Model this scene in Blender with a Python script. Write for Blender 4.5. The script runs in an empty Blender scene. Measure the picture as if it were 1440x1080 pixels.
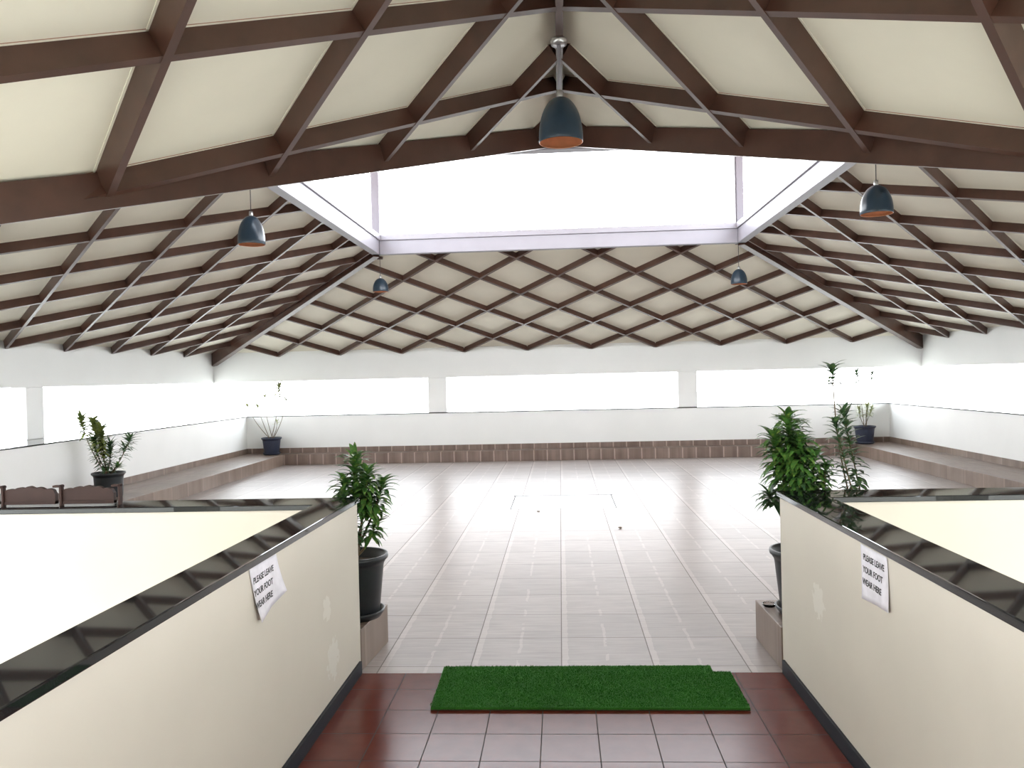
import bpy, bmesh, math, random
from mathutils import Vector, Matrix
random.seed(7)
S = bpy.context.scene
C = S.collection
E_H = 1.95                      # camera height above the hall floor

# ------------------------------------------------------------------ node helpers
class NT:
    def __init__(s, name):
        s.m = bpy.data.materials.new(name); s.m.use_nodes = True
        s.t = s.m.node_tree; s.n = s.t.nodes; s.l = s.t.links
        s.b = s.n['Principled BSDF']
    def new(s, typ, **kw):
        n = s.n.new(typ)
        for k, v in kw.items(): setattr(n, k, v)
        return n
    def set(s, sock, v):
        if isinstance(v, bpy.types.NodeSocket): s.l.new(v, sock)
        elif v is not None: sock.default_value = v
    def math(s, op, a, b=None, c=None, clamp=False):
        n = s.new('ShaderNodeMath', operation=op, use_clamp=clamp)
        s.set(n.inputs[0], a); s.set(n.inputs[1], b)
        if c is not None: s.set(n.inputs[2], c)
        return n.outputs[0]
    def mix(s, fac, a, b, blend='MIX'):
        n = s.new('ShaderNodeMix', data_type='RGBA', blend_type=blend)
        s.set(n.inputs[0], fac)
        s.set(n.inputs[6], a if isinstance(a, bpy.types.NodeSocket) else (*a, 1))
        s.set(n.inputs[7], b if isinstance(b, bpy.types.NodeSocket) else (*b, 1))
        return n.outputs[2]
    def ramp(s, v, a, b):          # linear 0..1 between a and b
        n = s.new('ShaderNodeMapRange'); s.set(n.inputs[0], v); n.inputs[1].default_value = a; n.inputs[2].default_value = b
        return n.outputs[0]
    def coords(s):
        tc = s.new('ShaderNodeTexCoord'); sp = s.new('ShaderNodeSeparateXYZ')
        s.l.new(tc.outputs['Object'], sp.inputs[0]); return tc.outputs['Object'], sp.outputs
    def noise(s, scale, detail=3, vec=None, rough=.5):
        n = s.new('ShaderNodeTexNoise'); n.inputs['Scale'].default_value = scale
        n.inputs['Detail'].default_value = detail; n.inputs['Roughness'].default_value = rough
        if vec is not None: s.l.new(vec, n.inputs['Vector'])
        return n.outputs['Fac']
    def comb(s, x, y, z):
        n = s.new('ShaderNodeCombineXYZ'); s.set(n.inputs[0], x); s.set(n.inputs[1], y); s.set(n.inputs[2], z); return n.outputs[0]
    def bump(s, h, strength=.3, dist=.01):
        n = s.new('ShaderNodeBump'); n.inputs['Strength'].default_value = strength; n.inputs['Distance'].default_value = dist
        s.set(n.inputs['Height'], h); s.l.new(n.outputs[0], s.b.inputs['Normal'])
    def out(s, col=None, rough=None, metal=None, spec=None):
        if col is not None: s.set(s.b.inputs['Base Color'], col if isinstance(col, bpy.types.NodeSocket) else (*col, 1))
        if rough is not None: s.set(s.b.inputs['Roughness'], rough)
        if metal is not None: s.set(s.b.inputs['Metallic'], metal)
        if spec is not None: s.set(s.b.inputs['Specular IOR Level'], spec)
        return s.m

def m_paint(name, c, var=.05, rough=.6, scale=3.0, bump=.08, patch=None):
    t = NT(name); v, xyz = t.coords()
    f = t.noise(scale, 5, v)
    dark = tuple(x*(1-var) for x in c); lite = tuple(min(1, x*(1+var)) for x in c)
    col = t.mix(t.ramp(f, .3, .7), dark, lite)
    if patch:                      # a smear of lighter filler on the plaster
        for (px, py, pz, r, cc) in patch:
            dn = t.new('ShaderNodeVectorMath', operation='DISTANCE')
            t.l.new(v, dn.inputs[0]); dn.inputs[1].default_value = (px, py, pz)
            d = t.math('ADD', dn.outputs['Value'], t.math('MULTIPLY', t.math('SUBTRACT', t.noise(22, 4, v), .5), r*1.6))
            k = t.math('MULTIPLY', t.math('LESS_THAN', d, r), .6)
            col = t.mix(k, col, cc)
    t.bump(t.noise(60, 3, v), bump, .004)
    return t.out(col, rough)

def m_tile(name, u, v, su, sv, ou, ov, base, lite, grout, rough, gw=.004, stripes=True, grain=1.0, half=True, edge=.35, rvar=.12):
    """ceramic tile printed like planks: u,v axes (0..2), sizes, offsets"""
    t = NT(name); vec, xyz = t.coords()
    U = t.math('DIVIDE', t.math('SUBTRACT', xyz[u], ou), su)
    V = t.math('DIVIDE', t.math('SUBTRACT', xyz[v], ov), sv)
    fu, fv = t.math('FRACT', U), t.math('FRACT', V)
    iu, iv = t.math('FLOOR', U), t.math('FLOOR', V)
    wn = t.new('ShaderNodeTexWhiteNoise', noise_dimensions='2D'); t.l.new(t.comb(iu, iv, 0.0), wn.inputs['Vector'])
    rnd = wn.outputs['Value']
    # grain runs along u
    g = t.noise(1.0, 6, t.comb(t.math('MULTIPLY', U, 1.6*grain), t.math('ADD', t.math('MULTIPLY', V, 17*grain), t.math('MULTIPLY', rnd, 37)), 0.0), .65)
    g2 = t.noise(3.2, 4, vec)
    a = t.ramp(t.math('ADD', t.math('MULTIPLY', g, .75), t.math('MULTIPLY', g2, .25)), .35, .66)
    col = t.mix(a, base, lite)
    col = t.mix(t.math('MULTIPLY', rnd, .35), col, tuple(x*.78 for x in base))
    if stripes:
        wob = t.math('MULTIPLY', t.math('SUBTRACT', t.noise(9, 3, vec), .5), .06)
        e = t.math('LESS_THAN', t.math('ABSOLUTE', t.math('SUBTRACT', t.math('ADD', fu, wob), .04)), .035)
        hh = t.math('LESS_THAN', t.math('ABSOLUTE', t.math('SUBTRACT', t.math('ADD', fu, wob), .52)), .018)
        br = t.math('GREATER_THAN', t.noise(4.5, 2, vec), .47)
        s = t.math('MULTIPLY', t.math('MAXIMUM', e, t.math('MULTIPLY', hh, br)) if half else e, edge)
        col = t.mix(s, col, tuple(min(1, x*1.7) for x in lite))
    gu = t.math('GREATER_THAN', t.math('ABSOLUTE', t.math('SUBTRACT', fu, .5)), .5-gw/su)
    gv = t.math('GREATER_THAN', t.math('ABSOLUTE', t.math('SUBTRACT', fv, .5)), .5-gw/sv)
    gr = t.math('MAXIMUM', gu, gv)
    col = t.mix(gr, col, grout)
    rr = t.math('ADD', t.math('MULTIPLY', t.noise(5, 4, vec), rvar), rough-rvar*.5)
    rr = t.math('ADD', rr, t.math('MULTIPLY', gr, .4))
    t.bump(t.math('SUBTRACT', t.math('MULTIPLY', g, .12), gr), .25, .0015)
    return t.out(col, rr)

def m_plain(name, c, rough=.5, metal=0.0, spec=.5):
    t = NT(name); v, _ = t.coords()
    f = t.noise(14, 4, v)
    col = t.mix(t.ramp(f, .3, .7), tuple(x*.9 for x in c), tuple(min(1, x*1.08) for x in c))
    return t.out(col, rough, metal, spec)

M = {}
M['cream'] = m_paint('cream_plaster', (.67, .625, .54), .03, .55, 1.6, .05,
                     [(-1.40, 4.625, .63, .075, (.80, .77, .70)), (1.41, 4.593, .66, .09, (.80, .77, .70)), (-1.40, 4.72, .30, .11, (.78, .76, .70))])
M['white'] = m_paint('white_plaster', (.86, .865, .85), .02, .6, 1.2, .04)
M['panel'] = m_paint('ceiling_board', (.77, .725, .61), .03, .7, 2.2, .03)
M['rib'] = m_paint('brown_gloss_paint', (.070, .032, .022), .18, .30, 6, .03)
M['alu'] = m_paint('white_metal_paint', (.27, .255, .29), .04, .4, 3, .02)
M['post'] = m_paint('lilac_grey_post_paint', (.115, .105, .125), .04, .5, 3, .02)
M['slab'] = m_plain('roof_tile_back', (.35, .18, .12), .8)
M['hall'] = m_tile('plank_floor_tile', 0, 1, .6127, .59, -.035, 6.02, (.31, .26, .245), (.44, .385, .36), (.17, .145, .13), .335, edge=.2, gw=.0035, rvar=.05)
M['ledge_x'] = m_tile('plank_ledge_tile_across', 0, 1, .3064, .59, -.035, 18.55, (.15, .10, .08), (.29, .215, .18), (.48, .40, .36), .36, rvar=.06, edge=.6, half=False)
M['ledge_y'] = m_tile('plank_ledge_tile_along', 1, 0, .59, .59, .1, .03, (.16, .11, .085), (.31, .235, .19), (.24, .18, .15), .36, rvar=.06, edge=.15, half=False)
def m_passage():
    t = NT('terracotta_passage_tile'); vec, xyz = t.coords()
    U = t.math('DIVIDE', t.math('ADD', xyz[0], .145), .306); V = t.math('DIVIDE', t.math('SUBTRACT', xyz[1], 4.40), .315)
    fu, fv = t.math('FRACT', U), t.math('FRACT', V)
    wn = t.new('ShaderNodeTexWhiteNoise', noise_dimensions='2D'); t.l.new(t.comb(t.math('FLOOR', U), t.math('FLOOR', V), 0.0), wn.inputs['Vector'])
    col = t.mix(t.ramp(t.noise(7, 4, vec), .3, .7), (.125, .026, .017), (.17, .040, .026))
    col = t.mix(t.math('MULTIPLY', wn.outputs['Value'], .3), col, (.10, .028, .02))
    gr = t.math('MAXIMUM', t.math('GREATER_THAN', t.math('ABSOLUTE', t.math('SUBTRACT', fu, .5)), .490),
                t.math('GREATER_THAN', t.math('ABSOLUTE', t.math('SUBTRACT', fv, .5)), .490))
    col = t.mix(gr, col, (.05, .028, .024))
    sc = t.noise(1.0, 5, t.comb(t.math('MULTIPLY', U, 2.2), t.math('MULTIPLY', V, 9.0), wn.outputs['Value']), .6)
    rr = t.math('ADD', t.math('MULTIPLY', sc, .07), .165)
    rr = t.math('ADD', rr, t.math('MULTIPLY', gr, .45))
    t.bump(t.math('MULTIPLY', gr, -1.0), .15, .001)
    return t.out(col, rr, spec=.16)
M['passage'] = m_passage()
def m_granite():
    t = NT('black_polished_granite'); vec, xyz = t.coords()
    k = t.math('GREATER_THAN', t.noise(420, 2, vec), .62)
    col = t.mix(t.math('MULTIPLY', k, .5), (.012, .013, .014), (.06, .062, .06))
    return t.out(col, .035, spec=.6)
M['granite'] = m_granite()
M['skirt'] = m_plain('dark_stone_skirting', (.016, .018, .024), .5, 0, .15)
def m_grass():
    t = NT('artificial_turf'); vec, xyz = t.coords()
    f = t.noise(160, 4, vec, .7); g = t.noise(5, 3, vec)
    col = t.mix(t.ramp(f, .35, .65), (.022, .105, .014), (.050, .24, .028))
    col = t.mix(t.math('MULTIPLY', t.ramp(g, .35, .7), .45), col, (.05, .24, .03))
    t.bump(f, .8, .01)
    return t.out(col, .85, spec=.2)
M['turf'] = m_grass()
M['turf_back'] = m_plain('turf_backing', (.05, .035, .02), .8)
M['paper'] = m_plain('white_paper', (.80, .78, .84), .6)
M['ink'] = m_plain('black_ink', (.03, .03, .035), .6)
M['pot'] = m_plain('black_plastic', (.018, .022, .026), .38)
M['pot_blue'] = m_plain('dark_blue_plastic', (.028, .036, .065), .4)
M['soil'] = m_plain('potting_soil', (.05, .033, .02), .95)
def m_leaf(name, a, b, y, yk=.5):
    t = NT(name); vec, xyz = t.coords()
    f = t.noise(9, 3, vec); g = t.noise(45, 2, vec)
    col = t.mix(t.ramp(f, .35, .65), a, b)
    col = t.mix(t.math('MULTIPLY', t.ramp(g, .5, .72), yk), col, y)
    m = t.out(col, .42)
    t.b.inputs['Subsurface Weight'].default_value = 0.0
    return m
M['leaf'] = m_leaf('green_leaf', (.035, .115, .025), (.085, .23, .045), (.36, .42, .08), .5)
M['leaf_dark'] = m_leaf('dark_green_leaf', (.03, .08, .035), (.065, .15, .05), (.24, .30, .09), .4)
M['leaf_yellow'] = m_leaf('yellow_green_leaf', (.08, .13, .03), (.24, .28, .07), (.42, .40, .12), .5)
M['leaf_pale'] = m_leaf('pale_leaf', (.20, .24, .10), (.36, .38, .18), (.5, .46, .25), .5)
M['stem'] = m_plain('plant_stem', (.16, .12, .07), .7)
M['shade'] = m_plain('blue_grey_enamel', (.022, .04, .062), .28)
M['copper'] = m_plain('copper_lining', (.62, .27, .14), .35, .6)
M['cord'] = m_plain('dark_cord', (.06, .05, .05), .6)
M['steel'] = m_plain('brushed_steel', (.55, .55, .56), .3, .9)
M['rail'] = m_plain('brown_clay_edging', (.045, .022, .018), .6, 0, .25)
M['ground'] = m_paint('pale_concrete_ground', (.55, .53, .48), .1, .9, .7, .1)
def m_glass():
    t = NT('clear_glass'); t.b.inputs['Transmission Weight'].default_value = 1.0
    v, _ = t.coords()
    t.out((.95, .97, .97), t.math('MULTIPLY', t.noise(8, 2, v), .06)); t.b.inputs['IOR'].default_value = 1.45
    return t.m
M['glass'] = m_glass()
M['bulb'] = m_plain('frosted_bulb', (.8, .78, .72), .3)

# ------------------------------------------------------------------ mesh helpers
def link(name, bm, mat, parent=None, smooth=False):
    me = bpy.data.meshes.new(name); bmesh.ops.recalc_face_normals(bm, faces=bm.faces[:])
    bm.to_mesh(me); bm.free()
    for m in (mat if isinstance(mat, (list, tuple)) else [mat]): me.materials.append(M[m])
    if smooth:
        for p in me.polygons: p.use_smooth = True
    o = bpy.data.objects.new(name, me); C.objects.link(o)
    if parent: o.parent = parent
    return o
def tag(o, label=None, cat=None, group=None, kind=None):
    if label: o['label'] = label
    if cat: o['category'] = cat
    if group: o['group'] = group
    if kind: o['kind'] = kind
    return o
def empty(name, loc=(0, 0, 0)):
    o = bpy.data.objects.new(name, None); C.objects.link(o); o.location = loc; o.empty_display_size = .1; return o
def add_box(bm, x0, x1, y0, y1, z0, z1):
    v = [bm.verts.new((x, y, z)) for z in (z0, z1) for (x, y) in ((x0, y0), (x1, y0), (x1, y1), (x0, y1))]
    for f in ((0, 3, 2, 1), (4, 5, 6, 7), (0, 1, 5, 4), (1, 2, 6, 5), (2, 3, 7, 6), (3, 0, 4, 7)): bm.faces.new([v[i] for i in f])
def add_prism(bm, poly, z0, z1):
    """poly: plan polygon, vertical extrusion; z0/z1 may be functions of (x,y)"""
    g = lambda z, p: z(*p) if callable(z) else z
    a = [bm.verts.new((p[0], p[1], g(z0, p))) for p in poly]; b = [bm.verts.new((p[0], p[1], g(z1, p))) for p in poly]
    n = len(poly); bm.faces.new(a[::-1]); bm.faces.new(b)
    for i in range(n): bm.faces.new((a[i], a[(i+1) % n], b[(i+1) % n], b[i]))
def add_beam(bm, p, q, n, w, d, lift=0.0):
    """box beam: underside centreline p->q, n = up normal of the roof plane"""
    p, q, n = Vector(p), Vector(q), Vector(n).normalized(); dr = (q-p).normalized(); s = dr.cross(n).normalized(); up = s.cross(dr).normalized()
    if up.z < 0: up = -up
    vs = [bm.verts.new(e + s*sx*w/2 + up*h) for e in (p, q) for (sx, h) in ((-1, lift), (1, lift), (1, d), (-1, d))]
    for f in ((0, 1, 2, 3), (7, 6, 5, 4), (0, 4, 5, 1), (1, 5, 6, 2), (2, 6, 7, 3), (3, 7, 4, 0)): bm.faces.new([vs[i] for i in f])
def add_lathe(bm, prof, seg=32, o=(0, 0, 0), cap=False):
    rings = []
    for r, z in prof:
        rings.append([bm.verts.new((o[0]+r*math.cos(2*math.pi*i/seg), o[1]+r*math.sin(2*math.pi*i/seg), o[2]+z)) for i in range(seg)])
    for a, b in zip(rings, rings[1:]):
        for i in range(seg): bm.faces.new((a[i], a[(i+1) % seg], b[(i+1) % seg], b[i]))
    if cap: bm.faces.new(rings[0][::-1]); bm.faces.new(rings[-1])
def add_tube(bm, pts, r, seg=8, r2=None):
    pts = [Vector(p) for p in pts]; rings = []
    for i, p in enumerate(pts):
        t = (pts[min(i+1, len(pts)-1)] - pts[max(i-1, 0)]).normalized()
        a = t.cross(Vector((0.13, .99, .05))).normalized()
        if a.length < .1: a = Vector((1, 0, 0))
        b = t.cross(a).normalized(); rr = r if r2 is None else r + (r2-r)*i/(len(pts)-1)
        rings.append([bm.verts.new(p + (a*math.cos(2*math.pi*k/seg) + b*math.sin(2*math.pi*k/seg))*rr) for k in range(seg)])
    for A, B in zip(rings, rings[1:]):
        for k in range(seg): bm.faces.new((A[k], A[(k+1) % seg], B[(k+1) % seg], B[k]))
    bm.faces.new(rings[0][::-1]); bm.faces.new(rings[-1])
def bevel(o, w=.004, seg=2):
    m = o.modifiers.new('bevel', 'BEVEL'); m.width = w; m.segments = seg; m.limit_method = 'ANGLE'; return o
def box(name, dims, mat, parent=None, bw=None):
    bm = bmesh.new(); add_box(bm, *dims); o = link(name, bm, mat, parent)
    if bw: bevel(o, bw)
    return o
def struct(o, label=None): return tag(o, label, kind='structure')

# ------------------------------------------------------------------ dimensions
WL, WR, YF, YB = -8.278, 8.21, 3.19, 19.0          # eaves rectangle
ZE, ZR = 2.5366, 4.2222                              # rib underside at eaves and at the light well
TL, TB, TR = .335, .3722, .338
RXL, RXR = WL + (ZR-ZE)/TL, WR - (ZR-ZE)/TR
RYB = YB - (ZR-ZE)/TB
TF = .3397
RYF = YF + (ZR-ZE)/TF
RD = .118                                            # rib depth
GX, GZ, GT = .05, 4.30, .5638                        # entrance gable: ridge x, underside height, pitch
APY = YF + (GZ-ZE)/TF; GE = (GZ-ZE)/GT               # apex y, half width at eaves
G0 = -3.2

# ------------------------------------------------------------------ roof slopes
def clip_line(p, d, poly):
    """intersect line p+t*d with a convex plan polygon -> (a, b) or None"""
    t0, t1 = -1e9, 1e9; n = len(poly)
    area = sum(poly[i][0]*poly[(i+1) % n][1]-poly[(i+1) % n][0]*poly[i][1] for i in range(n))
    P = poly if area > 0 else poly[::-1]
    for i in range(n):
        ax, ay = P[i]; bx, by = P[(i+1) % n]; nx, ny = -(by-ay), (bx-ax)      # inside normal
        num = (p[0]-ax)*nx + (p[1]-ay)*ny; den = d[0]*nx + d[1]*ny
        if abs(den) < 1e-9:
            if num < 0: return None
            continue
        t = -num/den
        if den > 0: t0 = max(t0, t)
        else: t1 = min(t1, t)
    if t1 - t0 < .12: return None
    return ((p[0]+d[0]*t0, p[1]+d[1]*t0), (p[0]+d[0]*t1, p[1]+d[1]*t1))

def slope(name, label, polys, zf, normal, families, RD=RD):
    root = empty(name, (0, 0, 0)); struct(root, label)
    n = Vector(normal).normalized(); up = RD/n.z
    bm = bmesh.new()
    for poly in polys:
        add_prism(bm, poly, lambda x, y: zf(x, y)+up, lambda x, y: zf(x, y)+up+.07)
    for lines in families:
        for (p, d) in lines:
            for poly in polys:
                c = clip_line(p, d, poly)
                if c: add_beam(bm, (*c[0], zf(*c[0])), (*c[1], zf(*c[1])), n, .046+.026, RD+.01, RD-.004)
    cb = link('ceiling_board', bm, ['panel', 'slab'], root)
    for pg in cb.data.polygons:
        if pg.normal.z > .3: pg.material_index = 1
    for fi, lines in enumerate(families):
        for (p, d) in lines:
            for poly in polys:
                c = clip_line(p, d, poly)
                if not c: continue
                a, b = c
                bm = bmesh.new()
                off = .004*fi
                add_beam(bm, (a[0], a[1], zf(*a)), (b[0], b[1], zf(*b)), n, .046, RD+.02, off)
                link('rib', bm, 'rib', root)
    return root

zl = lambda x, y: ZE + (x-WL)*TL
zr_ = lambda x, y: ZE + (WR-x)*TR
zb = lambda x, y: ZE + (YB-y)*TB
zfr = lambda x, y: ZE + (y-YF)*TF
zgl = lambda x, y: GZ - GT*(GX-x)
zgr = lambda x, y: GZ - GT*(x-GX)
hx, hy = .7707, .7247
slope('ceiling', 'left slope of the hall ceiling with diamond ribs', [[(WL, YF), (WL, YB), (RXL, RYB), (RXL, RYF)]], zl, (-TL, 0, 1),
      [[((WL, 11.722+2*i*hy), (hx, -hy)) for i in range(-6, 9)], [((WL, 11.722+2*i*hy), (hx, hy)) for i in range(-9, 6)]])
hx, hy = .7567, .7583
slope('ceiling', 'right slope of the hall ceiling with diamond ribs', [[(WR, YF), (WR, YB), (RXR, RYB), (RXR, RYF)]], zr_, (TR, 0, 1),
      [[((WR, 16.185+2*i*hy), (-hx, -hy)) for i in range(-9, 6)], [((WR, 16.185+2*i*hy), (-hx, hy)) for i in range(-12, 3)]])
bs, hy = 1.4856, .6939
slope('ceiling', 'far slope of the hall ceiling with diamond ribs', [[(WL, YB), (WR, YB), (RXR, RYB), (RXL, RYB)]], zb, (0, TB, 1),
      [[((-.0088+(i-.5)*bs, YB), (bs/2, -hy)) for i in range(-9, 10)], [((-.0088+(i-.5)*bs, YB), (-bs/2, -hy)) for i in range(-9, 10)]])
slope('ceiling', 'near slope of the hall ceiling either side of the entrance gable',
      [[(WL, YF), (GX-GE, YF), (GX, APY), (RXL, RYF)], [(GX+GE, YF), (WR, YF), (RXR, RYF), (GX, APY)]], zfr, (0, -TF, 1),
      [[((-.0088+(i-.5)*bs, YF), (bs/2, hy)) for i in range(-9, 10)], [((-.0088+(i-.5)*bs, YF), (-bs/2, hy)) for i in range(-9, 10)]])
ga = 1.0902
gA = [6.0865+1.511*k for k in range(-8, 3)]; gB = [5.2599+1.511*k for k in range(-6, 5)]
slope('ceiling', 'left slope of the entrance gable ceiling overhead', [[(GX, G0), (GX, APY), (GX-GE, YF), (GX-GE, G0)]], zgl, (-GT, 0, 1),
      [[((GX, y), (-1, ga)) for y in gA], [((GX, y), (-1, -ga)) for y in gB]], RD=.132)
slope('ceiling', 'right slope of the entrance gable ceiling overhead', [[(GX, G0), (GX, APY), (GX+GE, YF), (GX+GE, G0)]], zgr, (GT, 0, 1),
      [[((GX, y), (1, ga)) for y in gA], [((GX, y), (1, -ga)) for y in gB]], RD=.132)

tn = [0]
def trim(bm, mat, label, bw=None):
    tn[0] += 1; o = link('trim_%d' % tn[0], bm, mat); struct(o, label)
    if bw: bevel(o, bw)
    return o
def beam_trim(p, q, w, d, mat, label):
    bm = bmesh.new(); add_beam(bm, p, q, (0, 0, 1), w, d); return trim(bm, mat, label)
HD = .19
beam_trim((WL, YB, ZE-HD), (RXL, RYB, ZR-HD+.12), .13, .35, 'rib', 'deep brown hip beam at the far left corner')
beam_trim((WR, YB, ZE-HD), (RXR, RYB, ZR-HD+.12), .13, .35, 'rib', 'deep brown hip beam at the far right corner')
beam_trim((WL, YF, ZE-HD), (RXL, RYF, ZR-HD+.12), .13, .35, 'rib', 'deep brown hip beam at the near left corner')
beam_trim((WR, YF, ZE-HD), (RXR, RYF, ZR-HD+.12), .13, .35, 'rib', 'deep brown hip beam at the near right corner')
# valley beams of the entrance gable (undersides a little below the ribs)
for s, nm in ((-1, 'left'), (1, 'right')):
    a = Vector((GX*.979, 8.206, 4.25)); d = Vector((s*.6025, -1, -GT*.6025))
    beam_trim(a, a + d*((8.206-YF+.25)), .06, .19, 'rib', 'brown valley beam on the %s of the entrance gable' % nm)
beam_trim((GX, G0, GZ-.005), (GX, APY-.05, GZ-.005), .05, .14, 'rib', 'brown ridge beam of the entrance gable')

# light well: painted ring beam, posts, translucent lantern roof
RB, RT = 4.184, 4.53
def ring_piece(x0, x1, y0, y1, label):
    bm = bmesh.new(); add_box(bm, x0, x1, y0, y1, RB, RT-.10); 
    e = .03
    lx, ly = (x1-x0) > (y1-y0), (y1-y0) >= (x1-x0)
    add_box(bm, x0-(0 if lx else e), x1+(0 if lx else e), y0-(e if lx else 0), y1+(e if lx else 0), RT-.10, RT)
    return trim(bm, 'alu', label, .006)
ring_piece(RXL+.07, RXR-.07, RYB-.07, RYB+.07, 'pale beam along the far edge of the light well')
ring_piece(RXL-.07, RXL+.07, RYF-.07, RYB+.07, 'pale beam along the left edge of the light well')
ring_piece(RXR-.07, RXR+.07, RYF-.07, RYB+.07, 'pale beam along the right edge of the light well')
ring_piece(RXL+.07, RXR-.07, RYF-.07, RYF+.07, 'pale beam along the near edge of the light well')
LZ = 6.10
for (x, y, w, nm) in ((RXL+.02, RYB-.02, .13, 'far left'), (RXR-.02, RYB-.02, .12, 'far right'), (RXL, RYF, .13, 'near left'), (RXR, RYF, .13, 'near right')):
    bm = bmesh.new(); add_box(bm, x-w/2, x+w/2, y-w/2, y+w/2, RB-.0, LZ); add_box(bm, x-w/2-.02, x-w/2, y-w/4, y+w/4, RT, LZ)
    trim(bm, 'post', 'pale metal post of the light well at its %s corner' % nm, .004)
bm = bmesh.new()
ox = .45; a = [(RXL-ox, RYF-ox), (RXR+ox, RYF-ox), (RXR+ox, RYB+ox), (RXL-ox, RYB+ox)]
r0, r1 = (0, RYF+2.4, 7.0), (0, RYB-2.4, 7.0)
v = [bm.verts.new((x, y, LZ)) for x, y in a]; p, q = bm.verts.new(r0), bm.verts.new(r1)
bm.faces.new((v[0], v[1], p)); bm.faces.new((v[1], v[2], q, p)); bm.faces.new((v[2], v[3], q)); bm.faces.new((v[3], v[0], p, q))
o = link('ceiling', bm, 'white'); struct(o, 'white lantern roof raised above the light well')
sm = o.modifiers.new('thick', 'SOLIDIFY'); sm.thickness = .04
bm = bmesh.new()
for i in range(4):
    x0, y0 = a[i]; x1, y1 = a[(i+1) % 4]
    add_beam(bm, (x0, y0, LZ-.05), (x1, y1, LZ-.05), (0, 0, 1), .06, .06)
trim(bm, 'alu', 'pale edge frame of the lantern roof')

# ------------------------------------------------------------------ walls, parapets, columns
H0, H1 = 1.117, 1.137                                  # parapet masonry top, granite top
XI_L, XI_R = -7.50, 7.48
def wall(name, dims, mat, label=None): return struct(box(name, dims, mat), label)
wall('wall_left', (-8.40, XI_L, 5.12, YB+.25, -.05, H0), 'white', 'low white parapet wall on the left of the hall')
wall('wall_right', (XI_R, 8.34, 5.12, YB+.25, -.05, H0), 'white', 'low white parapet wall on the right of the hall')
wall('wall_back', (XI_L, XI_R, YB, YB+.25, -.05, H0), 'white', 'low white parapet wall at the far end')
# upper bands over the openings
ZH = 1.955
wall('wall_left', (WL-.25, WL, YF, YB+.25, ZH, ZE+.17), 'white', 'white band over the left openings')
wall('wall_right', (WR, WR+.25, YF, YB+.25, ZH, ZE+.17), 'white', 'white band over the right openings')
wall('wall_back', (WL, WR, YB, YB+.25, ZH, ZE+.17), 'white', 'white band over the far openings')
wall('wall_front', (WL, GX-GE-.05, YF-.25, YF, ZH, ZE+.10), 'white', 'white band over the near left opening')
wall('wall_front', (GX+GE+.05, WR, YF-.25, YF, ZH, ZE+.10), 'white', 'white band over the near right opening')
def column(x0, x1, y0, y1, z0, label):
    tn[0] += 1; struct(box('trim_%d' % tn[0], (x0, x1, y0, y1, z0, ZH), 'white', bw=.01), label)
column(WL-.25, WL, 12.14, 12.57, H1, 'white column between the left openings')
column(WL-.25, WL+.0, YB-.02, YB+.25, H1, 'white column at the far left corner')
column(WR, WR+.25, YB-.02, YB+.25, H1, 'white column at the far right corner')
column(-3.12, -2.68, YB+.02, YB+.25, H1, 'white column left of centre in the far wall')
column(2.72, 3.16, YB+.02, YB+.25, H1, 'white column right of centre in the far wall')
column(WL-.25, WL, YF-.25, YF+.15, -.05, 'white column at the near left corner')
column(WR, WR+.25, YF-.25, YF+.15, -.05, 'white column at the near right corner')
column(GX-GE-.35, GX-GE-.05, YF-.3, YF, -.05, 'white column left of the entrance')
column(GX+GE+.05, GX+GE+.35, YF-.3, YF, -.05, 'white column right of the entrance')
# granite caps of the parapets
def cap(dims, label):
    tn[0] += 1; struct(box('trim_%d' % tn[0], dims, 'granite', bw=.005), label)
cap((-8.45, XI_L+.02, 5.37, YB+.28, H0, H1), 'black granite coping on the left parapet')
cap((XI_R-.02, 8.39, 5.37, YB+.28, H0, H1), 'black granite coping on the right parapet')
cap((XI_L+.02, XI_R-.02, YB-.02, YB+.28, H0, H1), 'black granite coping on the far parapet')

# passage walls (slightly converging) and the low front walls
PZ0, PZ1 = 1.128, 1.163
def prism_obj(name, poly, z0, z1, mat, bw=None):
    bm = bmesh.new(); add_prism(bm, poly, z0, z1); o = link(name, bm, mat)
    if bw: bevel(o, bw)
    return o
NY = -1.2
lx = lambda y: -1.372 - (5.34-y)*.0105          # inner face of the left passage wall
rx = lambda y: 1.400 + (5.34-y)*.003
struct(prism_obj('wall_left', [(lx(5.34), 5.34), (lx(NY), NY), (lx(NY)-.18, NY), (lx(5.10)-.18, 5.10), (-8.40, 5.10), (-8.40, 5.12), (-7.5, 5.12), (-7.5, 5.34)], -.05, PZ0, 'cream'),
       'low cream wall on the left of the passage, turning along the hall front')
struct(prism_obj('wall_right', [(rx(5.34), 5.34), (rx(NY), NY), (rx(NY)+.22, NY), (rx(5.10)+.22, 5.10), (8.34, 5.10), (8.34, 5.12), (7.48, 5.12), (7.48, 5.34)], -.05, PZ0, 'cream'),
       'low cream wall on the right of the passage, turning along the hall front')
struct(prism_obj('trim_%d' % (tn[0]+1), [(lx(5.37)+.014, 5.37), (lx(NY)+.014, NY), (lx(NY)-.215, NY), (lx(5.07)-.215, 5.07), (-8.45, 5.07), (-8.45, 5.37)], PZ0, PZ1, 'granite', .005), 'polished black granite coping on the left passage wall')
struct(prism_obj('trim_%d' % (tn[0]+2), [(rx(5.37)-.014, 5.37), (rx(NY)-.014, NY), (rx(NY)+.24, NY), (rx(5.07)+.24, 5.07), (8.39, 5.07), (8.39, 5.37)], PZ0, PZ1, 'granite', .005), 'polished black granite coping on the right passage wall')
tn[0] += 2
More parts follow.
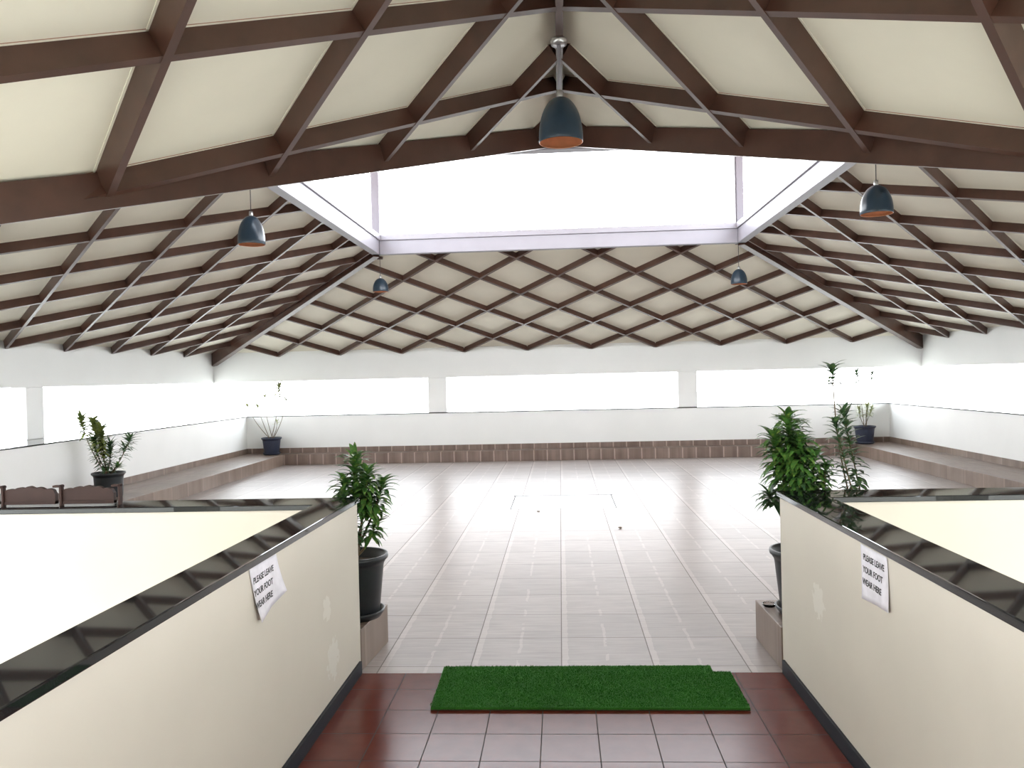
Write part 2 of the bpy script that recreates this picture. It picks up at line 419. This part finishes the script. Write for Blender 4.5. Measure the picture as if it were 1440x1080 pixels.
struct(prism_obj('baseboard_left', [(lx(5.30), 5.30), (lx(NY), NY), (lx(NY)+.018, NY), (lx(5.30)+.018, 5.30)], 0.0, .085, 'skirt', .002), 'dark stone skirting along the left passage wall')
struct(prism_obj('baseboard_right', [(rx(5.30), 5.30), (rx(NY), NY), (rx(NY)-.018, NY), (rx(5.30)-.018, 5.30)], 0.0, .085, 'skirt', .002), 'dark stone skirting along the right passage wall')

# floors
struct(box('floor', (XI_L, XI_R, 5.31, YB, -.05, 0), 'hall'), 'beige plank-look tiled floor of the hall')
struct(box('floor', (-1.50, 1.50, NY, 5.308, -.05, 0.0), 'passage'), 'glossy terracotta tiled floor of the passage')
# tiled ledges round the hall
LH = .245
def ledge(poly, h, mat, label):
    tn[0] += 1; struct(prism_obj('trim_%d' % tn[0], poly, 0, h, mat, .004), label)
ledge([(XI_L, 5.95), (-6.473, 5.95), (-6.473, 18.58), (XI_L, 18.58)], LH, 'ledge_y', 'tiled ledge along the left wall')
ledge([(6.573, 5.99), (XI_R, 5.99), (XI_R, 18.58), (6.573, 18.58)], LH, 'ledge_y', 'tiled ledge along the right wall')
ledge([(XI_L, 18.58), (XI_R, 18.58), (XI_R, YB), (XI_L, YB)], LH, 'ledge_x', 'tiled ledge along the far wall')
ledge([(XI_L, 5.34), (-1.368, 5.34), (-1.318, 5.95), (XI_L, 5.95)], .28, 'ledge_y', 'tiled ledge behind the left passage wall')
ledge([(1.392, 5.34), (XI_R, 5.34), (XI_R, 5.99), (1.380, 5.99)], .28, 'ledge_y', 'tiled ledge behind the right passage wall')
SK = .12
struct(box('baseboard_left', (XI_L, XI_L+.015, 5.95, YB, LH, LH+SK), 'ledge_y'), 'tiled skirting above the left ledge')
struct(box('baseboard_right', (XI_R-.015, XI_R, 5.99, YB, LH, LH+SK), 'ledge_y'), 'tiled skirting above the right ledge')
struct(box('baseboard_back', (XI_L+.015, XI_R-.015, YB-.015, YB, LH, LH+SK), 'ledge_x'), 'tiled skirting above the far ledge')
# unseen wall added behind the entrance to cut light around the passage
struct(box('wall_front', (-9, 9, G0-.3, G0, -.05, 5.2), 'cream'), 'added cream wall behind the entrance, blocking light from the passage')
# ground outside
struct(box('ground', (-60, 60, -40, 80, -.30, -.055), 'ground'), 'pale ground outside the hall')

# ------------------------------------------------------------------ pendant lamps
def pendant(loc, top, label, r=.15, h=.33, rod=False, group='dark dome pendant lamps'):
    """loc: centre of the shade rim; top: height of the ceiling rose"""
    root = empty('pendant_lamp', loc); tag(root, label, 'lamp', group)
    bm = bmesh.new(); prof = []
    for i in range(15):
        a = i/14*math.pi/2; prof.append((max(r*math.cos(a)**.85, .014), h*.98*math.sin(a)*.985))
    prof = [(r*.985, -.004), (r, 0.0)] + [(x*(1+.03*math.sin(z/h*math.pi)), z) for x, z in prof[1:]]
    add_lathe(bm, prof, 40)
    o = link('lamp_shade', bm, ['shade', 'copper'], root, True)
    sm = o.modifiers.new('thick', 'SOLIDIFY'); sm.thickness = .004; sm.offset = -1; sm.material_offset = 1; sm.material_offset_rim = 1
    bm = bmesh.new(); add_lathe(bm, [(.004, .012), (.02, .012), (.022, -.03), (.012, -.05), (.004, -.05)], 16, (0, 0, h-.02+.045), True); link('lamp_cap', bm, 'steel', root, True)
    bm = bmesh.new(); add_lathe(bm, [(.002, h*.18), (.022, h*.21), (.034, h*.3), (.034, h*.36), (.02, h*.47), (.016, h*.6)], 20, cap=True); link('bulb', bm, 'bulb', root, True)
    cr = .014 if rod else .0045
    bm = bmesh.new(); add_tube(bm, [(0, 0, h), (0, 0, (h+top-loc[2])/2), (0, 0, top-loc[2])], cr, 10); link('rod' if rod else 'cord', bm, 'alu' if rod else 'cord', root, True)
    bm = bmesh.new(); add_lathe(bm, [(.012, -.03), (.055, -.028), (.058, 0), (.058, .012)], 24, (0, 0, top-loc[2]), True); link('ceiling_rose', bm, 'steel' if rod else 'rib', root, True)
    return root
pendant((.045, 5.713, 3.578), GZ-.017, 'largest dark dome pendant hanging under the entrance ridge', .153, .325, True)
pendant((-3.447, 9.02, 3.51), zl(-3.447, 9) + .115, 'dark dome pendant over the near left corner of the light well', .15, .335)
pendant((3.05, 7.96, 3.415), zfr(3.05, 7.96) + .115, 'dark dome pendant over the near right corner of the light well', .148, .28)
pendant((-3.27, 14.86, 3.57), zb(0, 14.86)+.115, 'small far dark dome pendant below the left post of the light well', .143, .255)
pendant((3.23, 14.75, 3.50), zb(0, 14.75)+.115, 'small far dark dome pendant below the right post of the light well', .143, .275)

# ------------------------------------------------------------------ potted plants
def leaf(bm, base, d, L, W, droop, curl=.25):
    """lanceolate leaf: two rows of quads either side of a folded midrib"""
    d = Vector(d).normalized(); side = d.cross(Vector((0, 0, 1)))
    if side.length < .05: side = Vector((1, 0, 0))
    side.normalize(); p = Vector(base); n = 6; rows = []
    for i in range(n+1):
        t = i/n; w = W*math.sin(math.pi*min(1, t*.92+.06))**.8*(1-.25*t)
        up = side.cross(d).normalized()
        rows.append((p - side*w/2 + up*w*curl*.5, p.copy(), p + side*w/2 + up*w*curl*.5))
        d = (d + Vector((0, 0, -droop/n))).normalized(); p = p + d*L/n
    vv = [[bm.verts.new(q) for q in r] for r in rows]
    for a, b in zip(vv, vv[1:]):
        bm.faces.new((a[0], a[1], b[1], b[0])); bm.faces.new((a[1], a[2], b[2], b[1]))
def pot_parts(root, r, h, mat, saucer=True, rb=None):
    rb = rb or r*.70; z0 = .02 if saucer else 0
    bm = bmesh.new()
    add_lathe(bm, [(.001, z0), (rb, z0), (rb+.006, z0+.012), (r*.86, h*.80), (r*.88, h*.86), (r*.90, h*.865), (r*.93, h*.90), (r*.99, h*.93), (r, h*.965), (r*.985, h), (r*.93, h*1.0), (r*.90, h*.965), (r*.84, h*.93), (r*.80, h*.8)], 40)
    link('pot', bm, mat, root, True)
    bm = bmesh.new(); add_lathe(bm, [(.001, h*.86), (r*.4, h*.865), (r*.82, h*.85), (r*.82, h*.80)], 28); link('soil', bm, 'soil', root, True)
    if saucer:
        bm = bmesh.new(); add_lathe(bm, [(.001, 0), (rb*1.08, 0), (rb*1.22, .035), (rb*1.24, .052), (rb*1.18, .052), (rb*1.08, .018), (.001, .016)], 36); link('saucer', bm, mat, root, True)
def curve_pts(a, b, bow=(0, 0, 0), n=8):
    a, b, w = Vector(a), Vector(b), Vector(bow)
    return [a.lerp(b, i/n) + w*math.sin(math.pi*i/n) for i in range(n+1)]
def plant(loc, label, r, h, heads, mat='pot', saucer=True, leafmat='leaf', rb=None, seed=1, group=None, name='potted_plant', stem_r=.008, wk=1.75, nk=1.9, lk=.86, dk=.8):
    """heads: (target x,y,z world, length of leafy stem part, number of leaves, leaf length, width, droop, material or None)"""
    rnd = random.Random(seed)
    root = empty(name, loc); tag(root, label, 'plant', group)
    pot_parts(root, r, h, mat, saucer, rb)
    L0 = Vector(loc)
    fol = {}
    for hd in heads:
        tgt = Vector(hd[0]) - L0; span, nl, ll, lw, dr = hd[1:6]; nl = int(nl*nk); lm = hd[6] if len(hd) > 6 else leafmat
        base = Vector((rnd.uniform(-.3, .3)*r*.5, rnd.uniform(-.3, .3)*r*.5, h*.86))
        if len(hd) > 7: base = Vector(hd[7]) - L0
        bow = Vector((rnd.uniform(-.03, .03), rnd.uniform(-.03, .03), 0)) + Vector((base.x-tgt.x, base.y-tgt.y, 0))*-.12
        pts = curve_pts(base, tgt, bow, 12)
        bm = bmesh.new(); add_tube(bm, pts, stem_r, 7, stem_r*.45); link('stem', bm, 'stem', root, True)
        total = sum((pts[i+1]-pts[i]).length for i in range(12))
        fb = fol.setdefault(lm, bmesh.new())
        for k in range(nl):
            t = 1 - (k/nl)*min(1, span/total); f = t*12; i = min(11, int(f)); p = pts[i].lerp(pts[i+1], f-i)
            a = k*2.39996 + rnd.uniform(-.3, .3); el = .9*(t-1+min(1, span/total))/max(.01, min(1, span/total)) + rnd.uniform(-.15, .3)
            d = Vector((math.cos(a)*math.cos(el), math.sin(a)*math.cos(el), math.sin(el)))
            leaf(fb, p, d, lk*ll*rnd.uniform(.75, 1.15), lw*wk*rnd.uniform(.8, 1.15), dk*dr*rnd.uniform(.5, 1.3))
    for lm, fb in fol.items():
        link('foliage', fb, lm, root, True)
    return root
# left of the entrance: bushy crown over a black pot
plant((-1.49, 5.66, .28), 'bushy green plant in a black pot behind the left passage wall', .245, .44, [
    ((-1.46, 5.66, 1.40), .34, 60, .17, .026, 1.5), ((-1.36, 5.60, 1.30), .28, 46, .17, .026, 1.7), ((-1.27, 5.68, 1.22), .26, 36, .16, .026, 1.9),
    ((-1.53, 5.62, 1.25), .22, 32, .16, .026, 1.6), ((-1.45, 5.78, 1.28), .25, 26, .16, .026, 1.6), ((-1.32, 5.62, .93), .12, 20, .13, .022, 1.8),
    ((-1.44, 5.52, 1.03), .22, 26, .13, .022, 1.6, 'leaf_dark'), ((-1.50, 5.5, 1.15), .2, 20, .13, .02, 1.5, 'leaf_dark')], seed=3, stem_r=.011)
# right of the entrance
plant((1.655, 5.66, .28), 'big dense green plant leaning over the right passage wall', .245, .44, [
    ((1.53, 5.60, 1.62), .35, 60, .18, .028, 1.6), ((1.44, 5.62, 1.50), .32, 50, .18, .028, 1.8), ((1.60, 5.56, 1.47), .38, 60, .18, .028, 1.8),
    ((1.69, 5.62, 1.38), .34, 50, .18, .028, 1.9), ((1.48, 5.70, 1.36), .30, 40, .18, .028, 1.8), ((1.60, 5.75, 1.55), .25, 34, .17, .026, 1.6),
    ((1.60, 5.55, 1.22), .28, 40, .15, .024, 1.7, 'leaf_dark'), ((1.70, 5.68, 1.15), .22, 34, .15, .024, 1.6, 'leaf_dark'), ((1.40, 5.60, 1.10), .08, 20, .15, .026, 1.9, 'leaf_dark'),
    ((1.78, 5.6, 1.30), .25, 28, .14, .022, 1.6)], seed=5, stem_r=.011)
plant((2.18, 5.66, .28), 'tall thin-stemmed leafy plant reaching above the dense green plant on the right', .22, .40, [
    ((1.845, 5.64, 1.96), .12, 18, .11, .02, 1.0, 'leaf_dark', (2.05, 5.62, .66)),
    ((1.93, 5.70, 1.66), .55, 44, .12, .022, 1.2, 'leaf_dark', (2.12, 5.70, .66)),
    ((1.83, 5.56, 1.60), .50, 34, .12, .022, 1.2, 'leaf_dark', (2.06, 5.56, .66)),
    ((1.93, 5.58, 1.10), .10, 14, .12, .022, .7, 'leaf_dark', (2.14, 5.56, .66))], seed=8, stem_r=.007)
# further plants standing on the ledges
plant((-6.97, 12.1, LH), 'leafy potted plant on the left ledge, lowest leaves dark and top yellowish', .245, .375, [
    ((-7.14, 12.0, 1.42), .45, 60, .11, .030, .9, 'leaf_yellow'), ((-7.04, 12.05, 1.30), .45, 50, .11, .030, .9, 'leaf_yellow'), ((-7.27, 11.9, 1.48), .32, 36, .10, .028, .8, 'leaf_yellow'),
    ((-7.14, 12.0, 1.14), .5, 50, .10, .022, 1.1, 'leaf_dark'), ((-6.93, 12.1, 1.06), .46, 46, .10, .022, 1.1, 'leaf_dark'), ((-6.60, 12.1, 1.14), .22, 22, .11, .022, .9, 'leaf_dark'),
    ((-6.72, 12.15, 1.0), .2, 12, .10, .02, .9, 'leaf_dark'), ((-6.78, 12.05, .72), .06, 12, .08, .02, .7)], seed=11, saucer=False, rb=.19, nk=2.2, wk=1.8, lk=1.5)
plant((-6.79, 18.68, LH), 'sparse bare-stemmed plant in a dark blue pot at the far left corner', .235, .40, [
    ((-6.55, 18.6, 1.86), .25, 18, .12, .03, 1.0, 'leaf_pale'), ((-6.95, 18.7, 1.62), .16, 6, .10, .024, .8, 'leaf_pale'), ((-6.42, 18.7, 1.52), .05, 5, .10, .024, .8, 'leaf_pale'),
    ((-7.12, 18.7, 1.38), .05, 5, .10, .024, .8, 'leaf_pale'), ((-7.36, 18.7, 1.40), .05, 5, .10, .024, .8, 'leaf_pale'), ((-6.62, 18.6, 1.0), .06, 3, .08, .02, .8, 'leaf_pale')], mat='pot_blue', saucer=True, seed=13, nk=3.0, lk=1.5)
plant((6.80, 18.68, LH), 'sparse twiggy plant in a dark blue pot at the far right corner', .24, .40, [
    ((6.62, 18.6, 1.86), .25, 14, .11, .03, 1.0, 'leaf_dark'), ((6.98, 18.65, 1.84), .12, 10, .11, .03, .9, 'leaf_dark'), ((6.85, 18.6, 1.10), .22, 26, .10, .02, .8, 'leaf_pale'),
    ((6.66, 18.6, 1.05), .22, 26, .10, .02, .8, 'leaf_pale'), ((6.98, 18.7, 1.03), .2, 20, .09, .02, .8, 'leaf_pale')], mat='pot_blue', saucer=True, seed=17, nk=2.6, lk=1.3)

# clear dish beside the right pot
bm = bmesh.new(); add_lathe(bm, [(.001, 0), (.036, 0), (.047, .012), (.05, .022), (.046, .022), (.038, .006), (.001, .005)], 28)
o = link('dish', bm, 'glass', None, True); o.location = (1.438, 5.82, .28); tag(o, 'small clear round dish on the ledge beside the right pot', 'dish')

# ------------------------------------------------------------------ turf mat
root = empty('turf_mat', (0, 0, 0)); tag(root, 'bright green artificial turf mat with a notched far right corner', 'mat')
mp = [(-.803, 4.705), (1.043, 4.700), (1.050, 5.27), (.938, 5.275), (.940, 5.385), (-.820, 5.375)]
bm = bmesh.new(); add_prism(bm, mp, 0.001, .008); link('mat_backing', bm, 'turf_back', root)
bm = bmesh.new(); add_prism(bm, [(x*.999, y) for x, y in mp], .008, .020); link('turf_base', bm, 'turf', root)
rg = random.Random(2); bm = bmesh.new()
def inside(x, y): return -.81+.0 < x < 1.045 and 4.703 < y < 5.38 and not (x > .938 and y > 5.272)
for i in range(30000):
    x, y = rg.uniform(-.82, 1.05), rg.uniform(4.70, 5.39)
    if not inside(x, y): continue
    a = rg.uniform(0, 6.28); w = .0022; hh = rg.uniform(.006, .011); tx, ty = rg.uniform(-.006, .006), rg.uniform(-.006, .006)
    c, s = math.cos(a)*w, math.sin(a)*w
    bm.faces.new((bm.verts.new((x-c, y-s, .019)), bm.verts.new((x+c, y+s, .019)), bm.verts.new((x+tx, y+ty, .019+hh))))
me = bpy.data.meshes.new('turf_blades'); bm.to_mesh(me); bm.free(); me.materials.append(M['turf'])
o = bpy.data.objects.new('turf_blades', me); C.objects.link(o); o.parent = root; o['kind'] = 'stuff'

# ------------------------------------------------------------------ paper notices
def text_mesh(name, body, size, mat, parent, mtx):
    cu = bpy.data.curves.new(name, 'FONT'); cu.body = body; cu.size = size; cu.extrude = .0004; cu.space_line = 1.0; cu.offset = size*.02
    t = bpy.data.objects.new('tmp_text', cu); C.objects.link(t)
    bpy.context.view_layer.update()
    me = bpy.data.meshes.new_from_object(t.evaluated_get(bpy.context.evaluated_depsgraph_get()))
    bpy.data.objects.remove(t); me.materials.clear(); me.materials.append(M[mat]); me.name = name
    o = bpy.data.objects.new(name, me); C.objects.link(o); o.parent = parent; o.matrix_local = mtx
    return o
root_surf = {}
def paper(side, outline, curl, label):
    """outline in wall coordinates (u along reading direction, z); side -1 left wall, 1 right wall"""
    root = empty('paper_notice', (0, 0, 0)); tag(root, label, 'notice', 'paper notices taped to the passage walls')
    us = [p[0] for p in outline]; zs = [p[1] for p in outline]
    n = 10; bm = bmesh.new()
    tl, tr, br, bl = outline
    grid = []
    for j in range(n+1):
        row = []
        for i in range(n+1):
            a, b = i/n, j/n
            u = (tl[0]*(1-a)+tr[0]*a)*(1-b) + (bl[0]*(1-a)+br[0]*a)*b; z = (tl[1]*(1-a)+tr[1]*a)*(1-b) + (bl[1]*(1-a)+br[1]*a)*b
            off = .003 + curl*(b**2)*(.3+.7*abs(a-.5)*2)
            y = u if side < 0 else -u
            x = (lx(y)+off) if side < 0 else (rx(y)-off)
            row.append(bm.verts.new((x, y, z)))
        grid.append(row)
    for j in range(n):
        for i in range(n): bm.faces.new((grid[j][i], grid[j][i+1], grid[j+1][i+1], grid[j+1][i]))
    def surf(u, z):
        b = min(1, max(0, ((tl[1]+tr[1])/2 - z)/((tl[1]+tr[1])/2-(bl[1]+br[1])/2)))
        a_ = (u-(tl[0]*(1-b)+bl[0]*b))/((tr[0]*(1-b)+br[0]*b)-(tl[0]*(1-b)+bl[0]*b))
        zt = (tl[1]*(1-a_)+tr[1]*a_); zb_ = (bl[1]*(1-a_)+br[1]*a_); b = min(1.1, max(0, (zt-z)/(zt-zb_)))
        return .003 + curl*(b**2)*(.3+.7*abs(a_-.5)*2)
    root_surf[side] = surf
    o = link('paper_sheet', bm, 'paper', root, True); sm = o.modifiers.new('thick', 'SOLIDIFY'); sm.thickness = .0006; sm.offset = 0
    return root
def notice_text(root, side, u0, z0, size, slant=0.0, off=.006):
    for k, w in enumerate(('PLEASE LEAVE', 'YOUR FOOT', 'WEAR HERE')):
        z = z0 - k*size*1.42; y = u0 if side < 0 else -u0
        x = lx(y)+off if side < 0 else rx(y)-off
        ax = Vector((0, 1, slant)) if side < 0 else Vector((0, -1, slant)); ax.normalize(); nz = Vector((1, 0, 0)) if side < 0 else Vector((-1, 0, 0))
        up = nz.cross(ax)
        m = Matrix((( ax.x, up.x, nz.x, x), (ax.y, up.y, nz.y, y), (ax.z, up.z, nz.z, z), (0, 0, 0, 1)))
        o = text_mesh('lettering', w, size, 'ink', root, Matrix())
        for v_ in o.data.vertices:
            base_x = v_.co.z; q_ = m @ Vector((v_.co.x, v_.co.y, 0)); u_ = q_.y if side < 0 else -q_.y
            off_ = root_surf[side](u_, q_.z) + .0012 + base_x
            q_.x = lx(q_.y)+off_ if side < 0 else rx(q_.y)-off_
            v_.co = q_
r_ = paper(-1, [(3.50, 1.125), (3.83, 1.122), (3.905, .925), (3.575, .865)], .022, 'crumpled white paper notice about foot wear on the left passage wall')
notice_text(r_, -1, 3.538, 1.048, .040, .02, .010)
r_ = paper(1, [(-3.93, 1.118), (-3.62, 1.120), (-3.585, .888), (-3.895, .868)], .012, 'flat white paper notice about foot wear on the right passage wall')
notice_text(r_, 1, -3.895, 1.052, .040, 0.0, .008)

# ------------------------------------------------------------------ scalloped edging on the left coping
root = empty('edging_rail', (-3.2, 5.2, PZ1)); tag(root, 'low brown scalloped rail standing on the granite coping at the left', 'rail')
def scallop(x0, x1, nm='rail_panel'):
    bm = bmesh.new(); n = 60; top = []
    for i in range(n+1):
        t = i/n; e = abs(t-.5)*2
        h = .092 + .030*(1-e)**.6 + .010*abs(math.sin(t*math.pi*5)) - .012*(1 if e > .96 else 0)
        top.append((x0+(x1-x0)*t, h))
    a = [bm.verts.new((x, -.015, .004)) for x, _ in (top[0], top[-1])]; 
    f = [bm.verts.new((x, -.016, .012)) for x, h in top]; g = [bm.verts.new((x, -.016, h)) for x, h in top]
    f2 = [bm.verts.new((x, .016, .012)) for x, h in top]; g2 = [bm.verts.new((x, .016, h)) for x, h in top]
    for v_ in a: bm.verts.remove(v_)
    for i in range(n):
        bm.faces.new((f[i], f[i+1], g[i+1], g[i])); bm.faces.new((f2[i+1], f2[i], g2[i], g2[i+1]))
        bm.faces.new((g[i], g[i+1], g2[i+1], g2[i])); bm.faces.new((f[i+1], f[i], f2[i], f2[i+1]))
    bm.faces.new((f[0], g[0], g2[0], f2[0])); bm.faces.new((f[n], f2[n], g2[n], g[n]))
    add_box(bm, x0, x1, -.022, .022, .012, .030)
    link(nm, bm, 'rail', root)
def rpost(x):
    bm = bmesh.new(); add_box(bm, x-.006, x+.010, -.03, .004, 0, .140); add_box(bm, x-.05, x+.010, -.03, .01, .122, .136)
    bevel(link('rail_post', bm, 'rail', root), .003)
for k in range(4): 
    if k: scallop(-1.18+.40*(k-1)+.02, -1.18+.40*k-.02)
for x in (-1.18, -.78, -.38, .02): rpost(x+.02)
for o_ in root.children: o_.location.x += .245

# ------------------------------------------------------------------ glass hatch in the floor and small debris
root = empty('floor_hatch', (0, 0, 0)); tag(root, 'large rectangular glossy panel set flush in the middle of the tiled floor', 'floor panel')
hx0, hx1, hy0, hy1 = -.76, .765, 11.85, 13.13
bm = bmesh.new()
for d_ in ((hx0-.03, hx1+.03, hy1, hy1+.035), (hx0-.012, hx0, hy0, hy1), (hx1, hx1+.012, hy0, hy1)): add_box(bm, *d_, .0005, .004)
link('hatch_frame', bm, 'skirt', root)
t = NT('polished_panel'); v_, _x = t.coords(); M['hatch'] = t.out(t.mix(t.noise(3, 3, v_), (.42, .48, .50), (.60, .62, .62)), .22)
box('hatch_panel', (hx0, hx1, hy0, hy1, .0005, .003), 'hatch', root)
def chip(x, y, s, label):
    bm = bmesh.new(); bmesh.ops.create_icosphere(bm, subdivisions=1, radius=s)
    for v_ in bm.verts: v_.co.z *= .35; v_.co.x *= random.uniform(.8, 1.6)
    o = link('dry_leaf', bm, 'stem'); o.location = (x, y, s*.35+.001); tag(o, label, 'debris')
chip(.71, 10.28, .03, 'small brown scrap lying on the hall floor right of the centre line')
chip(-.355, 11.6, .022, 'tiny brown scrap lying on the floor near the glossy panel')

# ------------------------------------------------------------------ light
w = bpy.data.worlds.new('world'); S.world = w; w.use_nodes = True
nt = w.node_tree; bg = nt.nodes['Background']
tc = nt.nodes.new('ShaderNodeTexCoord'); sp = nt.nodes.new('ShaderNodeSeparateXYZ'); nt.links.new(tc.outputs['Generated'], sp.inputs[0])
mr = nt.nodes.new('ShaderNodeMapRange'); nt.links.new(sp.outputs[2], mr.inputs[0]); mr.inputs[1].default_value = -.1; mr.inputs[2].default_value = .8
mx = nt.nodes.new('ShaderNodeMix'); mx.data_type = 'RGBA'; nt.links.new(mr.outputs[0], mx.inputs[0])
mx.inputs[6].default_value = (1.0, 1.0, 1.0, 1); mx.inputs[7].default_value = (.80, .90, 1.0, 1)
nt.links.new(mx.outputs[2], bg.inputs[0]); bg.inputs[1].default_value = 11.5

# ------------------------------------------------------------------ camera
cam = bpy.data.cameras.new('camera'); co = bpy.data.objects.new('camera', cam); C.objects.link(co)
FPX, YAW, PIT, ROL = 1142.64, .0593, .0097, .0239
cam.sensor_width = 36; cam.lens = FPX/1440*36; cam.clip_start = .05; cam.clip_end = 300
def ray(u, v):
    cr, sr = math.cos(ROL), math.sin(ROL); u, v = cr*u-sr*v, sr*u+cr*v
    X, Y2, Z2 = u, 1.0, -v; cp, sp_ = math.cos(PIT), math.sin(PIT)
    Y = cp*Y2+sp_*Z2; Z = -sp_*Y2+cp*Z2; c, s = math.cos(YAW), math.sin(YAW)
    return Vector((c*X-s*Y, s*X+c*Y, Z))
f0 = ray(0, 0); rgt = ray(1, 0)-f0; dn = ray(0, 1)-f0; upv = -dn; bk = -f0
co.matrix_world = Matrix(((rgt.x, upv.x, bk.x, 0), (rgt.y, upv.y, bk.y, 0), (rgt.z, upv.z, bk.z, E_H), (0, 0, 0, 1)))
S.camera = co
S.view_settings.view_transform = 'Standard'; S.view_settings.look = 'None'; S.view_settings.gamma = 1
S.view_settings.use_curve_mapping = False; S.view_settings.exposure = 0.0
